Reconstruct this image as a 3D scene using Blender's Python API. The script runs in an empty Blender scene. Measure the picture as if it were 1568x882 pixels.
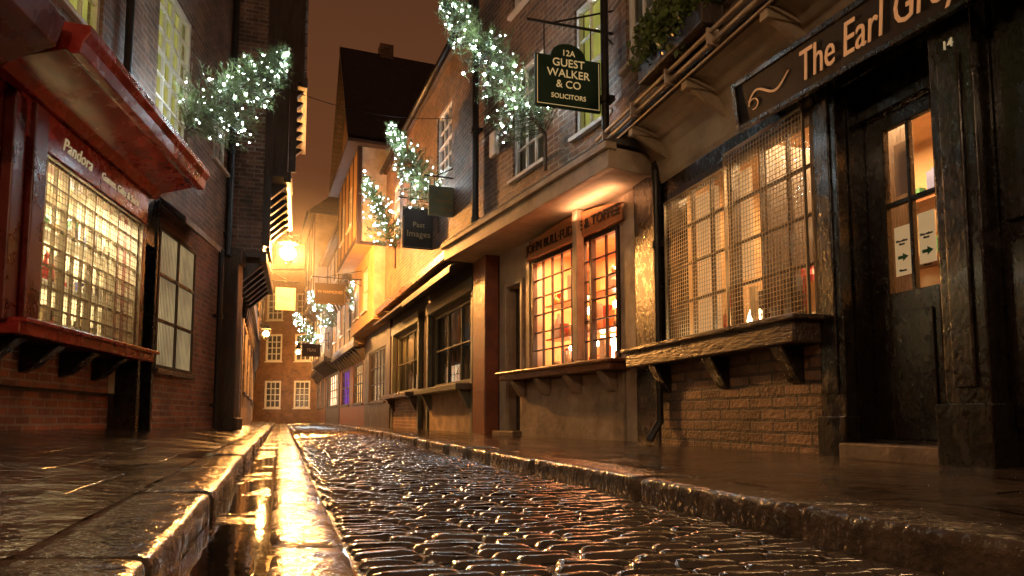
import bpy, math, random
from mathutils import Vector, Matrix, noise
R=random.Random(7)
sc=bpy.context.scene
sc.view_settings.view_transform='Standard'
try: sc.view_settings.look='None'
except: pass
sc.view_settings.exposure=0

# ---------------------------------------------------------------- materials
def nt(name):
    m=bpy.data.materials.new(name); m.use_nodes=True
    n=m.node_tree.nodes; l=m.node_tree.links
    return m,n,l,n['Principled BSDF']
def mat(name,c1,c2=None,rough=.5,rough2=None,ns=3.0,bump=0.0,bs=25.0,metal=0,spec=.5,stretch=(1,1,1),emit=None,es=0,coat=0,dist=.02,coatr=.12):
    m,n,l,p=nt(name)
    tc=n.new('ShaderNodeTexCoord'); mp=n.new('ShaderNodeMapping'); mp.inputs['Scale'].default_value=stretch
    l.new(tc.outputs['Object'],mp.inputs[0])
    no=n.new('ShaderNodeTexNoise'); no.inputs['Scale'].default_value=ns; no.inputs['Detail'].default_value=4; no.inputs['Roughness'].default_value=.65
    l.new(mp.outputs[0],no.inputs[0])
    if c2 is None: c2=tuple(x*.6 for x in c1)
    cr=n.new('ShaderNodeValToRGB'); cr.color_ramp.elements[0].position=.32; cr.color_ramp.elements[1].position=.68
    cr.color_ramp.elements[0].color=(*c2,1); cr.color_ramp.elements[1].color=(*c1,1)
    l.new(no.outputs['Fac'],cr.inputs[0]); l.new(cr.outputs[0],p.inputs['Base Color'])
    p.inputs['Metallic'].default_value=metal; p.inputs['Specular IOR Level'].default_value=spec
    if rough2 is None: p.inputs['Roughness'].default_value=rough
    else:
        mr=n.new('ShaderNodeMapRange'); mr.inputs[1].default_value=.35; mr.inputs[2].default_value=.65
        mr.inputs[3].default_value=rough; mr.inputs[4].default_value=rough2
        l.new(no.outputs['Fac'],mr.inputs[0]); l.new(mr.outputs[0],p.inputs['Roughness'])
    if bump:
        nb=n.new('ShaderNodeTexNoise'); nb.inputs['Scale'].default_value=bs; nb.inputs['Detail'].default_value=3
        l.new(mp.outputs[0],nb.inputs[0])
        b=n.new('ShaderNodeBump'); b.inputs['Strength'].default_value=bump; b.inputs['Distance'].default_value=dist
        l.new(nb.outputs['Fac'],b.inputs['Height']); l.new(b.outputs[0],p.inputs['Normal'])
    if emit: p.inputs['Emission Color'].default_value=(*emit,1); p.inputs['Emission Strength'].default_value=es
    if coat: p.inputs['Coat Weight'].default_value=coat; p.inputs['Coat Roughness'].default_value=coatr
    return m
def brickmat(name,c1,c2,mort,rough=.55,w=.225,h=.075,mw=.010,grime=.5,flat=False,rot=0,bump=.8,rough2=None,dist=.012,spec=.5):
    m,n,l,p=nt(name); p.inputs['Specular IOR Level'].default_value=spec
    tc=n.new('ShaderNodeTexCoord')
    nd=n.new('ShaderNodeTexNoise'); nd.inputs['Scale'].default_value=5.0; nd.inputs['Detail'].default_value=2
    l.new(tc.outputs['Object'],nd.inputs[0])
    sp=n.new('ShaderNodeSeparateXYZ'); cb=n.new('ShaderNodeCombineXYZ')
    if flat:
        mp=n.new('ShaderNodeMapping'); mp.inputs['Rotation'].default_value=(0,0,rot)
        l.new(tc.outputs['Object'],mp.inputs[0]); vec=mp.outputs[0]
    else:
        l.new(tc.outputs['Object'],sp.inputs[0])
        ad=n.new('ShaderNodeMath'); ad.operation='ADD'
        l.new(sp.outputs[0],ad.inputs[0]); l.new(sp.outputs[1],ad.inputs[1]); l.new(ad.outputs[0],cb.inputs[0]); l.new(sp.outputs[2],cb.inputs[1])
        vec=cb.outputs[0]
    vm=n.new('ShaderNodeVectorMath'); vm.operation='MULTIPLY_ADD'; vm.inputs[1].default_value=(.018,.018,.0) if not flat else (.05,.05,0)
    l.new(nd.outputs['Color'],vm.inputs[0]); l.new(vec,vm.inputs[2])
    bt=n.new('ShaderNodeTexBrick'); bt.inputs['Scale'].default_value=1; bt.inputs['Brick Width'].default_value=w; bt.inputs['Row Height'].default_value=h
    bt.inputs['Mortar Size'].default_value=mw; bt.inputs['Mortar Smooth'].default_value=.3; bt.inputs['Bias'].default_value=-.1
    bt.inputs['Color1'].default_value=(*c1,1); bt.inputs['Color2'].default_value=(*c2,1); bt.inputs['Mortar'].default_value=(*mort,1)
    l.new(vm.outputs[0],bt.inputs[0])
    ng=n.new('ShaderNodeTexNoise'); ng.inputs['Scale'].default_value=2.2; ng.inputs['Detail'].default_value=5; ng.inputs['Roughness'].default_value=.7
    l.new(tc.outputs['Object'],ng.inputs[0])
    cr=n.new('ShaderNodeValToRGB'); cr.color_ramp.elements[0].position=.3; cr.color_ramp.elements[1].position=.7
    g=1-grime; cr.color_ramp.elements[0].color=(g,g,g,1); cr.color_ramp.elements[1].color=(1.15,1.1,1.05,1)
    l.new(ng.outputs['Fac'],cr.inputs[0])
    mx=n.new('ShaderNodeMix'); mx.data_type='RGBA'; mx.blend_type='MULTIPLY'; mx.inputs[0].default_value=1
    l.new(bt.outputs['Color'],mx.inputs[6]); l.new(cr.outputs[0],mx.inputs[7]); l.new(mx.outputs[2],p.inputs['Base Color'])
    nf=n.new('ShaderNodeTexNoise'); nf.inputs['Scale'].default_value=38 if not flat else 14; nf.inputs['Detail'].default_value=4
    l.new(tc.outputs['Object'],nf.inputs[0])
    mu=n.new('ShaderNodeMath'); mu.operation='MULTIPLY_ADD'; mu.inputs[1].default_value=-1.0
    l.new(bt.outputs['Fac'],mu.inputs[0])
    ms=n.new('ShaderNodeMath'); ms.operation='MULTIPLY'; ms.inputs[1].default_value=.9
    l.new(nf.outputs['Fac'],ms.inputs[0]); l.new(ms.outputs[0],mu.inputs[2])
    b=n.new('ShaderNodeBump'); b.inputs['Strength'].default_value=bump; b.inputs['Distance'].default_value=dist
    l.new(mu.outputs[0],b.inputs['Height']); l.new(b.outputs[0],p.inputs['Normal'])
    if rough2 is None: p.inputs['Roughness'].default_value=rough
    else:
        mr=n.new('ShaderNodeMapRange'); mr.inputs[1].default_value=.4; mr.inputs[2].default_value=.6; mr.inputs[3].default_value=rough; mr.inputs[4].default_value=rough2
        l.new(ng.outputs['Fac'],mr.inputs[0]); l.new(mr.outputs[0],p.inputs['Roughness'])
    return m
def emis(name,c,s,sample=True):
    m=bpy.data.materials.new(name); m.use_nodes=True; n=m.node_tree.nodes; n.clear()
    e=n.new('ShaderNodeEmission'); o=n.new('ShaderNodeOutputMaterial'); e.inputs[0].default_value=(*c,1); e.inputs[1].default_value=s
    m.node_tree.links.new(e.outputs[0],o.inputs[0])
    if not sample:
        try: m.cycles.emission_sampling='NONE'
        except: pass
    return m
def glowpane(name,c1,c2,s,ns=3,stretch=(1,1,1)):
    m=bpy.data.materials.new(name); m.use_nodes=True; n=m.node_tree.nodes; n.clear(); l=m.node_tree.links
    tc=n.new('ShaderNodeTexCoord'); mp=n.new('ShaderNodeMapping'); mp.inputs['Scale'].default_value=stretch
    no=n.new('ShaderNodeTexNoise'); no.inputs['Scale'].default_value=ns; no.inputs['Detail'].default_value=3
    cr=n.new('ShaderNodeValToRGB'); cr.color_ramp.elements[0].position=.35; cr.color_ramp.elements[1].position=.65
    cr.color_ramp.elements[0].color=(*c2,1); cr.color_ramp.elements[1].color=(*c1,1)
    e=n.new('ShaderNodeEmission'); e.inputs[1].default_value=s; o=n.new('ShaderNodeOutputMaterial')
    l.new(tc.outputs['Object'],mp.inputs[0]); l.new(mp.outputs[0],no.inputs[0]); l.new(no.outputs['Fac'],cr.inputs[0]); l.new(cr.outputs[0],e.inputs[0]); l.new(e.outputs[0],o.inputs[0])
    return m
def glassmat(name,tint=(1,1,1)):
    m=bpy.data.materials.new(name); m.use_nodes=True; n=m.node_tree.nodes; n.clear(); l=m.node_tree.links
    t=n.new('ShaderNodeBsdfTransparent'); t.inputs[0].default_value=(*tint,1); g=n.new('ShaderNodeBsdfGlossy'); g.inputs['Roughness'].default_value=.03
    f=n.new('ShaderNodeFresnel'); f.inputs[0].default_value=1.5; mx=n.new('ShaderNodeMixShader'); o=n.new('ShaderNodeOutputMaterial')
    l.new(f.outputs[0],mx.inputs[0]); l.new(t.outputs[0],mx.inputs[1]); l.new(g.outputs[0],mx.inputs[2]); l.new(mx.outputs[0],o.inputs[0])
    return m

BLACKW=mat('black_gloss_timber',(.012,.009,.007),(.006,.0045,.004),.16,.40,ns=8,bump=.30,bs=30,stretch=(1.5,1.5,.9),coat=.3)
BOARD=mat('dark_brown_signboard',(.022,.013,.009),(.014,.009,.007),.5,.65,ns=5,bump=.1,spec=.25)
DARKW=mat('dark_timber',(.06,.04,.028),(.024,.016,.012),.32,.55,ns=5,bump=.5,bs=20,stretch=(3,3,.5))
SILLW=mat('worn_dark_sill',(.075,.046,.032),(.03,.02,.015),.22,.45,ns=5,bump=.6,bs=18,stretch=(.6,3,3))
REDP=mat('red_gloss_paint',(.34,.024,.018),(.18,.014,.010),.16,.34,ns=4,bump=.15,bs=12,coat=.4)
DREDP=mat('dark_red_paint',(.14,.013,.010),(.08,.009,.008),.22,.38,ns=4,bump=.15,bs=12)
CREAM=mat('cream_plaster',(.54,.46,.35),(.32,.26,.18),.6,.75,ns=2.5,bump=.4,bs=10)
CREAM2=mat('cream_painted_wood',(.52,.43,.33),(.29,.23,.17),.35,.55,ns=3,bump=.3,bs=14)
PINKP=mat('stained_plaster',(.40,.31,.23),(.16,.12,.09),.6,.8,ns=4,bump=.6,bs=9)
WHITEP=mat('white_window_paint',(.80,.78,.72),(.62,.6,.53),.35,.5,ns=6)
BROWNW=mat('brown_varnished_wood',(.24,.095,.04),(.12,.048,.02),.25,.4,ns=5,bump=.3,bs=15,stretch=(.5,3,3),coat=.3)
SIGNW=mat('tan_carved_sign_wood',(.50,.22,.09),(.32,.13,.05),.4,.55,ns=5,bump=.2,bs=15,stretch=(.5,3,3))
TERR=mat('terracotta_pillar_paint',(.26,.08,.04),(.13,.04,.02),.4,.55,ns=3,bump=.4,bs=10)
GREYG=mat('grey_green_paint',(.15,.16,.125),(.08,.088,.07),.35,.55,ns=3,bump=.2)
IRON=mat('black_iron',(.02,.018,.016),None,.3,.5,ns=10,bump=.2,metal=.3)
WIRE=mat('galvanised_wire',(.40,.34,.25),(.24,.2,.14),.4,metal=.6)
BRICKD=brickmat('old_dark_brick',(.26,.14,.082),(.10,.065,.048),(.30,.25,.19),grime=.7,bump=1,mw=.012)
BRICKR=brickmat('red_brick_plinth',(.40,.14,.075),(.17,.07,.048),(.33,.27,.21),grime=.62,bump=1,mw=.013)
BRICKY=brickmat('pale_brick_plinth',(.36,.23,.155),(.15,.09,.065),(.10,.082,.068),grime=.72,w=.26,h=.085,bump=1,mw=.013,dist=.022)
BRICKF=brickmat('far_brick',(.30,.155,.095),(.18,.105,.07),(.28,.22,.16),grime=.5)
ROOF=brickmat('clay_roof_tiles',(.06,.036,.028),(.034,.023,.019),(.012,.01,.01),w=.18,h=.12,mw=.012,grime=.4,bump=1)
LEAD=mat('lead_sheet',(.12,.12,.115),(.07,.068,.065),.3,.5,ns=4,bump=.3)
STONE=mat('stone_step',(.24,.18,.13),(.12,.09,.065),.35,.6,ns=5,bump=.6,bs=12)
a=math.atan(.33)
FLAG=brickmat('wet_flagstones',(.13,.098,.074),(.06,.048,.04),(.012,.01,.009),w=.62,h=.85,mw=.014,grime=.6,flat=True,rot=-a,rough=.03,rough2=.24,bump=.5,dist=.028,spec=.9)
KERB=mat('wet_kerb_stone',(.12,.09,.066),(.045,.036,.029),.07,.28,ns=9,bump=.9,bs=34,dist=.010,spec=.7)
COB=mat('wet_cobbles',(.105,.082,.066),(.038,.032,.028),.05,.24,ns=7,bump=.45,bs=45,dist=.008,spec=.9,coat=1,coatr=.08)
MORT=mat('wet_grit_joints',(.03,.025,.022),None,.08,.35,ns=8,bump=.5,bs=60,dist=.01)
CHAN=mat('wet_channel_stones',(.17,.125,.08),(.075,.057,.042),.03,.42,ns=5,bump=.6,bs=40,dist=.007,spec=.6)
GLASS=glassmat('shop_glass')
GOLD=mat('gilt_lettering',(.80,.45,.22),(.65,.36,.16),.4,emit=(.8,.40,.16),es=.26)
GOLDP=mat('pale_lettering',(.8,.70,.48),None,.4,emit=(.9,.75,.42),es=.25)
GREENS=mat('dark_green_sign_paint',(.016,.050,.028),(.010,.032,.02),.4,.55,ns=4,spec=.3)
SIGNG=mat('pale_green_sign_paint',(.18,.27,.21),(.13,.19,.15),.4,ns=4)
SIGNB=mat('brown_black_sign_paint',(.03,.02,.014),None,.6,ns=4,spec=.2)
PAPER=mat('notice_card',(.75,.66,.48),(.7,.6,.42),.6,emit=(.75,.5,.24),es=.35)  # glow put into the card to stand for light from behind
LEDM=emis('led_bulb',(.74,.91,1),140,False)
NEED=mat('conifer_needles',(.14,.19,.06),(.055,.09,.03),.4,ns=9)
BARK=mat('bark',(.10,.065,.04),None,.8,bump=.5)
IVY=mat('ivy_leaves',(.12,.19,.035),(.06,.09,.02),.4,ns=9)
DARKI=mat('dark_room',(.02,.016,.012),None,.5)
DIMPANE=mat('dark_curtained_room',(.12,.10,.07),(.03,.025,.02),.3,ns=2,emit=(.5,.38,.2),es=.04)
LIME=glowpane('lamp_lit_yellow_blind',(.60,.55,.12),(.36,.36,.07),.7,2)
WARMP=glowpane('warm_lit_blind',(1,.62,.25),(.7,.32,.10),1.9,2.5)
BLIND=glowpane('dim_frosted_pane',(.40,.29,.14),(.22,.155,.08),1.1,2.2)
ORP=glowpane('orange_lit_pane',(1,.72,.42),(.85,.38,.16),6,3)
PURP=glowpane('purple_lit_pane',(.35,.10,.9),(.2,.06,.5),2.0,3)

# ---------------------------------------------------------------- mesh helper
def empty(name,loc,rz=0):
    e=bpy.data.objects.new(name,None); sc.collection.objects.link(e); e.location=loc; e.rotation_euler=(0,0,rz); e.empty_display_size=.2
    return e
class MB:
    def __init__(s): s.v=[]; s.f=[]
    def add(s,vs,fs):
        o=len(s.v); s.v+= [tuple(p) for p in vs]; s.f+=[tuple(i+o for i in f) for f in fs]; return s
    def box(s,x0,x1,y0,y1,z0,z1):
        if x0>x1:x0,x1=x1,x0
        if y0>y1:y0,y1=y1,y0
        if z0>z1:z0,z1=z1,z0
        return s.add([(x0,y0,z0),(x1,y0,z0),(x1,y1,z0),(x0,y1,z0),(x0,y0,z1),(x1,y0,z1),(x1,y1,z1),(x0,y1,z1)],
          [(0,3,2,1),(4,5,6,7),(0,1,5,4),(1,2,6,5),(2,3,7,6),(3,0,4,7)])
    def quad(s,*p): return s.add(p,[tuple(range(len(p)))])
    def prism(s,poly,x0,x1):
        n=len(poly); vs=[(x0,y,z) for y,z in poly]+[(x1,y,z) for y,z in poly]
        fs=[tuple(range(n)),tuple(range(2*n-1,n-1,-1))]+[(i,i+n,(i+1)%n+n,(i+1)%n) for i in range(n)]
        return s.add(vs,fs)
    def cyl(s,p0,p1,r0,r1=None,seg=8,caps=True):
        if r1 is None:r1=r0
        p0=Vector(p0);p1=Vector(p1);d=(p1-p0).normalized(); q=d.orthogonal().normalized(); w=d.cross(q)
        vs=[];fs=[]
        for p,r in((p0,r0),(p1,r1)):
            for i in range(seg):
                t=2*math.pi*i/seg; vs.append(p+q*r*math.cos(t)+w*r*math.sin(t))
        for i in range(seg): fs.append((i,(i+1)%seg,(i+1)%seg+seg,i+seg))
        if caps: fs+=[tuple(range(seg-1,-1,-1)),tuple(range(seg,2*seg))]
        return s.add(vs,fs)
    def lathe(s,c,prof,seg=10):
        vs=[];fs=[]
        for r,z in prof:
            for i in range(seg):
                t=2*math.pi*i/seg; vs.append((c[0]+r*math.cos(t),c[1]+r*math.sin(t),c[2]+z))
        for j in range(len(prof)-1):
            for i in range(seg): fs.append((j*seg+i,j*seg+(i+1)%seg,(j+1)*seg+(i+1)%seg,(j+1)*seg+i))
        return s.add(vs,fs)
    def ball(s,c,r,seg=8,k=5):
        return s.lathe(c,[(max(.0005,r*math.sin(math.pi*i/k)),-r*math.cos(math.pi*i/k)) for i in range(k+1)],seg)
    def done(s,name,parent=None,m=None,bev=0,smooth=False):
        if not s.v: return None
        me=bpy.data.meshes.new(name); me.from_pydata(s.v,[],s.f); me.update()
        if smooth: me.polygons.foreach_set('use_smooth',[True]*len(me.polygons))
        o=bpy.data.objects.new(name,me); sc.collection.objects.link(o)
        if parent: o.parent=parent
        if m: me.materials.append(m)
        if bev:
            b=o.modifiers.new('b','BEVEL'); b.width=bev; b.segments=2; b.limit_method='ANGLE'
        return o
def frame(name,P0,P1):
    dx,dy=P1[0]-P0[0],P1[1]-P0[1]
    e=empty(name,(P0[0],P0[1],0),math.atan2(dy,dx)); e['L']=math.hypot(dx,dy); return e
def text(b,name,s,size,x,y,z,m,rz=180,ext=.004,shear=0,align='CENTER',tilt=0,off=0,sp=1.0,sx=1):
    c=bpy.data.curves.new(name,'FONT'); c.body=s; c.size=size; c.extrude=ext; c.align_x=align; c.align_y='CENTER'; c.shear=shear; c.resolution_u=3
    c.offset=off; c.space_character=sp
    c.materials.append(m); o=bpy.data.objects.new(name,c); sc.collection.objects.link(o); o.parent=b; o.scale=(sx,1,1)
    o.location=(x,y,z); o.rotation_euler=(math.radians(90+tilt),0,math.radians(rz)); return o
def wall(b,name,m,x0,x1,z0,z1,y,ops=(),depth=.15,side=2.5):
    q=MB(); xs=sorted(set([x0,x1]+[v for o in ops for v in o[:2]])); zs=sorted(set([z0,z1]+[v for o in ops for v in o[2:4]]))
    for i in range(len(xs)-1):
        for j in range(len(zs)-1):
            cx=(xs[i]+xs[i+1])/2; cz=(zs[j]+zs[j+1])/2
            if any(o[0]<cx<o[1] and o[2]<cz<o[3] for o in ops): continue
            q.quad((xs[i+1],y,zs[j]),(xs[i],y,zs[j]),(xs[i],y,zs[j+1]),(xs[i+1],y,zs[j+1]))
    for a_,b_,c_,d_ in [o[:4] for o in ops]:
        Y=y-depth
        q.quad((a_,y,c_),(a_,Y,c_),(a_,Y,d_),(a_,y,d_)); q.quad((b_,Y,c_),(b_,y,c_),(b_,y,d_),(b_,Y,d_))
        q.quad((a_,y,c_),(b_,y,c_),(b_,Y,c_),(a_,Y,c_)); q.quad((a_,Y,d_),(b_,Y,d_),(b_,y,d_),(a_,y,d_))
    if side:
        Y=y-side
        q.quad((x0,y,z0),(x0,Y,z0),(x0,Y,z1),(x0,y,z1)); q.quad((x1,Y,z0),(x1,y,z0),(x1,y,z1),(x1,Y,z1))
        q.quad((x0,y,z1),(x1,y,z1),(x1,Y,z1),(x0,Y,z1)); q.quad((x0,Y,z0),(x1,Y,z0),(x1,Y,z1),(x0,Y,z1))
        q.quad((x0,y,z0),(x1,y,z0),(x1,Y,z0),(x0,Y,z0))
    return q.done(name,b,m)
def sash(b,xa,xb,za,zb,y,nx=3,nz=4,fm=None,im=None,t=.05,sill=True,bar=.022,glass=True):
    fm=fm or WHITEP; im=im or DIMPANE
    q=MB(); y0,y1=y-.09,y-.03
    q.box(xa,xa+t,y0,y1,za,zb).box(xb-t,xb,y0,y1,za,zb).box(xa+t,xb-t,y0,y1-.002,za,za+t).box(xa+t,xb-t,y0,y1-.002,zb-t,zb)
    zm=(za+zb)/2
    if nz>=4: q.box(xa+t,xb-t,y0+.01,y1-.004,zm-.02,zm+.02)
    for i in range(1,nx):
        x=xa+t+(xb-xa-2*t)*i/nx; q.box(x-bar/2,x+bar/2,y0+.01,y1-.012,za+t,zb-t)
    for i in range(1,nz):
        z=za+t+(zb-za-2*t)*i/nz; q.box(xa+t,xb-t,y0+.012,y1-.014,z-bar/2,z+bar/2)
    if sill: q.box(xa-.06,xb+.06,y-.05,y+.06,za-.05,za-.002)
    q.done('window_frame',b,fm,.004)
    if glass: MB().quad((xb,y-.075,za),(xa,y-.075,za),(xa,y-.075,zb),(xb,y-.075,zb)).done('window_glass',b,GLASS)
    if im: MB().quad((xb,y-.14,za),(xa,y-.14,za),(xa,y-.14,zb),(xb,y-.14,zb)).done('window_interior',b,im)
def area(b,name,x,y,z,sx,sy,P,col,rx=0,rz=0):
    l=bpy.data.lights.new(name,'AREA'); l.shape='RECTANGLE'; l.size=sx; l.size_y=sy; l.energy=P; l.color=col
    o=bpy.data.objects.new(name,l); sc.collection.objects.link(o); o.parent=b; o.location=(x,y,z); o.rotation_euler=(math.radians(rx),0,math.radians(rz)); return o
def point(b,name,loc,P,col,r=.1):
    l=bpy.data.lights.new(name,'POINT'); l.energy=P; l.color=col; l.shadow_soft_size=r
    o=bpy.data.objects.new(name,l); sc.collection.objects.link(o); o.parent=b; o.location=loc; return o
def room(b,xa,xb,yf,dep,z0,z1,wm,P,col,fm=DARKI):
    Y=yf-dep; q=MB()
    q.quad((xa,Y,z0),(xb,Y,z0),(xb,Y,z1),(xa,Y,z1)); q.quad((xa,Y,z0),(xa,yf,z0),(xa,yf,z1),(xa,Y,z1)); q.quad((xb,Y,z0),(xb,yf,z0),(xb,yf,z1),(xb,Y,z1))
    q.quad((xa,Y,z1),(xb,Y,z1),(xb,yf,z1),(xa,yf,z1)); q.done('shop_interior_walls',b,wm)
    MB().quad((xa,Y,z0),(xb,Y,z0),(xb,yf,z0),(xa,yf,z0)).done('shop_interior_floor',b,fm)
    area(b,'shop_ceiling_light',(xa+xb)/2,yf-dep*.4,z1-.05,(xb-xa)*.7,dep*.5,P,col)
STK=[mat('stock_%d'%i,c,None,.35,ns=12) for i,c in enumerate([(.5,.05,.04),(.6,.45,.25),(.08,.1,.25),(.7,.65,.55),(.06,.2,.08),(.55,.25,.06),(.06,.045,.035)])]
def stock(b,xa,xb,y0,y1,z,hmax,n,rg,pal=None):
    qs=[MB() for _ in STK]; pal=pal or list(range(len(STK)))
    for i in range(n):
        x=rg.uniform(xa,xb); y=rg.uniform(y0,y1); h=rg.uniform(.3,1)*hmax; k=rg.choice(pal); r=rg.uniform(.03,.07)
        t=rg.random()
        if t<.4: qs[k].box(x-r,x+r,y-r*.6,y+r*.6,z,z+h)
        elif t<.75: qs[k].lathe((x,y,z),[(r*.7,0),(r,h*.15),(r*.95,h*.55),(r*.4,h*.75),(r*.4,h*.9),(.002,h)],10)
        else: qs[k].ball((x,y,z+r),r); qs[k].cyl((x,y,z+r*1.8),(x,y,z+r*2.6),r*.25)
    for k,q in enumerate(qs): q.done('shop_stock',b,STK[k],0,False)
def roof(b,x0,x1,ye,ze,rise=3,run=3.0,m=ROOF,th=.12):
    q=MB(); q.prism([(ye,ze),(ye-run,ze+rise),(ye-2*run,ze),(ye-2*run,ze-th),(ye,ze-th)],x0,x1); q.done('roof',b,m)
    MB().cyl((x0,ye+.06,ze-.08),(x1,ye+.06,ze-.08),.055,seg=8).done('gutter',b,IRON,0,True)
def pipe(b,x,y,z0,z1,r=.045):
    q=MB(); q.cyl((x,y,z0),(x,y,z1),r,seg=12)
    z=z0+.3
    while z<z1: q.cyl((x,y,z),(x,y,z+.07),r*1.35,seg=12); q.box(x-r*1.6,x+r*1.6,y-r*2,y-r*.5,z+.01,z+.06); z+=1.35
    q.done('drainpipe',b,IRON,0,False)

# ---------------------------------------------------------------- ground geometry
LK=lambda Y:-.22-.34*Y
RKP=[(-3,2.4),(0,1.45),(4.75,-.07),(21.8,-5.25),(28,-7.4),(40,-11.7),(48,-14.6)]
def lerp(P,Y):
    for i in range(len(P)-1):
        if Y<=P[i+1][0] or i==len(P)-2:
            t=(Y-P[i][0])/(P[i+1][0]-P[i][0]); return P[i][1]+t*(P[i+1][1]-P[i][1])
RK=lambda Y:lerp(RKP,Y)
LWP=[(-3,-2.6),(3,-3.42),(7.35,-4.07),(11,-4.6),(14,-5.55),(21.5,-8.2),(43,-16.3),(48,-18.2)]
RWP=[(-3,4.3),(1,3.1),(6.9,1.33),(9.92,-.18),(17.6,-3.1),(23.7,-5.4),(28,-7.05),(38,-10.8),(48,-14)]
MB().quad((-600,-600,-.08),(600,-600,-.08),(600,600,-.08),(-600,600,-.08)).done('ground',None,MORT)
q=MB(); Ys=[-3+i*.5 for i in range(103)]
for i in range(len(Ys)-1):
    y0,y1=Ys[i],Ys[i+1]; q.quad((LK(y0)-.02,y0,.0),(RK(y0)+.02,y0,.0),(RK(y1)+.02,y1,.0),(LK(y1)-.02,y1,.0))
road=empty('cobbled_road',(0,0,0)); q.done('road_bed',road,MORT)
# channel: two courses of flat worn slabs, thin puddles in the hollows
q=MB(); rg=random.Random(21)
for c in range(2):
    y=-1.
    while y<46:
        L=rg.uniform(.45,.95) if y<12 else 1.4; dz=rg.uniform(-.002,.002); tl_=rg.uniform(-.002,.002)
        n=max(3,int(L/.03)) if y<8 else 4; m_=8; o=len(q.v)
        for i in range(n+1):
            yy=y+.003+(L-.006)*i/n; xl=LK(yy)-.003; xr=.17-.335*yy; xa=xl+(xr-xl)*(.0 if c==0 else .512); xb=xl+(xr-xl)*(.505 if c==0 else .995)
            for k in range(m_+1):
                t=k/m_; x=xa+(xb-xa)*t; ed=(1 if k in(0,m_) else 0)+(1 if i in(0,n) else 0)
                z=.016+dz+tl_*(i/n-.5)*2+.0075*noise.noise(Vector((x*3.5,yy*2.0,0)))+.003*noise.noise(Vector((x*13,yy*11,3)))-.007*min(1,ed)+(.004 if c==1 else -.002)
                q.v.append((x,yy,z))
        for i in range(n):
            for k in range(m_): q.f.append((o+i*(m_+1)+k,o+i*(m_+1)+k+1,o+(i+1)*(m_+1)+k+1,o+(i+1)*(m_+1)+k))
        y+=L
gc=empty('gutter_channel',(0,0,0)); q.done('channel_stones',gc,CHAN,0,True)
q=MB(); ys=[-1+i*.5 for i in range(95)]
for i in range(len(ys)-1):
    y0,y1=ys[i],ys[i+1]; q.quad((LK(y0),y0,.0135),(.17-.335*y0,y0,.0135),(.17-.335*y1,y1,.0135),(LK(y1),y1,.0135))
q.done('puddle_water',gc,mat('puddle_water',(.018,.013,.009),None,.03,.08,ns=3,bump=.2,bs=9,dist=.006,spec=.5),0,False)
# cobbles
T=Vector((-.3177,.9482)); N=Vector((.985,.172)); O=Vector((.17,0))
def roww(Lp):
    wq=1.2
    for _ in range(8):
        P=Lp+N*wq; wq+=(RK(P.y)-P.x)/(N.x+N.y*.32)
    return wq
def crown(x,s,wq): return .026*math.sin(math.pi*min(1,max(0,x/wq)))+.014*noise.noise(Vector((x*1.6,s*1.1,8)))
q=MB(); s=-.9; rg=random.Random(3)
while s<47:
    d=rg.uniform(.050,.076) if s<18 else rg.uniform(.09,.12)
    Lp=O+T*s; wq=roww(Lp)-.03; x=rg.uniform(-.01,.02)+.005
    while x<wq-.03:
        w=rg.uniform(.10,.21)
        if x+w>wq: w=wq-x
        if w<.04: break
        nx,ny=(9,6) if s<4 else ((6,5) if s<12 else (4,4))
        hh=rg.uniform(.010,.015); tz=rg.uniform(-.003,.003); tx=rg.uniform(-.005,.001); sk=rg.uniform(-.004,.004)
        cr_=crown(x+w/2,s,wq)
        o=len(q.v); gp=.002
        for j in range(ny):
            v=-1+2*j/(ny-1)
            for i in range(nx):
                u=-1+2*i/(nx-1)
                uu=math.copysign(abs(u)**.5,u); vv=math.copysign(abs(v)**.72,v)
                qx=x+w/2+uu*(w/2-gp)*(1-.02*abs(vv)**3); ss=s+d/2+vv*(d/2-gp)*(1-.05*abs(uu)**4)+sk*uu
                ss+=.018*math.sin((x+w/2)*5+s*.7)+.018*noise.noise(Vector((qx*2.5,s*2,5)))
                e=(1-abs(uu)**9)*(1-abs(vv)**4)
                z=-.005+cr_+(hh+.005)*e**.7+tz*uu*e+tx*vv*e
                z+=.004*noise.noise(Vector((qx*19,ss*24,1)))*e
                P=O+T*ss+N*qx
                q.v.append((P.x,P.y,z))
        for j in range(ny-1):
            for i in range(nx-1): q.f.append((o+j*nx+i,o+j*nx+i+1,o+(j+1)*nx+i+1,o+(j+1)*nx+i))
        x+=w
    s+=d
q.done('cobble_setts',road,COB,0,True)
q=MB(); s=-.9; nn=13; rows=0
while s<47:
    Lp=O+T*s; wq=roww(Lp)
    for k in range(nn):
        x=wq*k/(nn-1); P=Lp+N*x
        z=.001+crown(x,s,wq); q.v.append((P.x,P.y,z if 0<k<nn-1 else .002))
    rows+=1; s+=.1 if s<8 else .4
for i in range(rows-1):
    for k in range(nn-1): q.f.append((i*nn+k,i*nn+k+1,(i+1)*nn+k+1,(i+1)*nn+k))
q.done('grit_bed',road,MORT,0,True)
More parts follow.
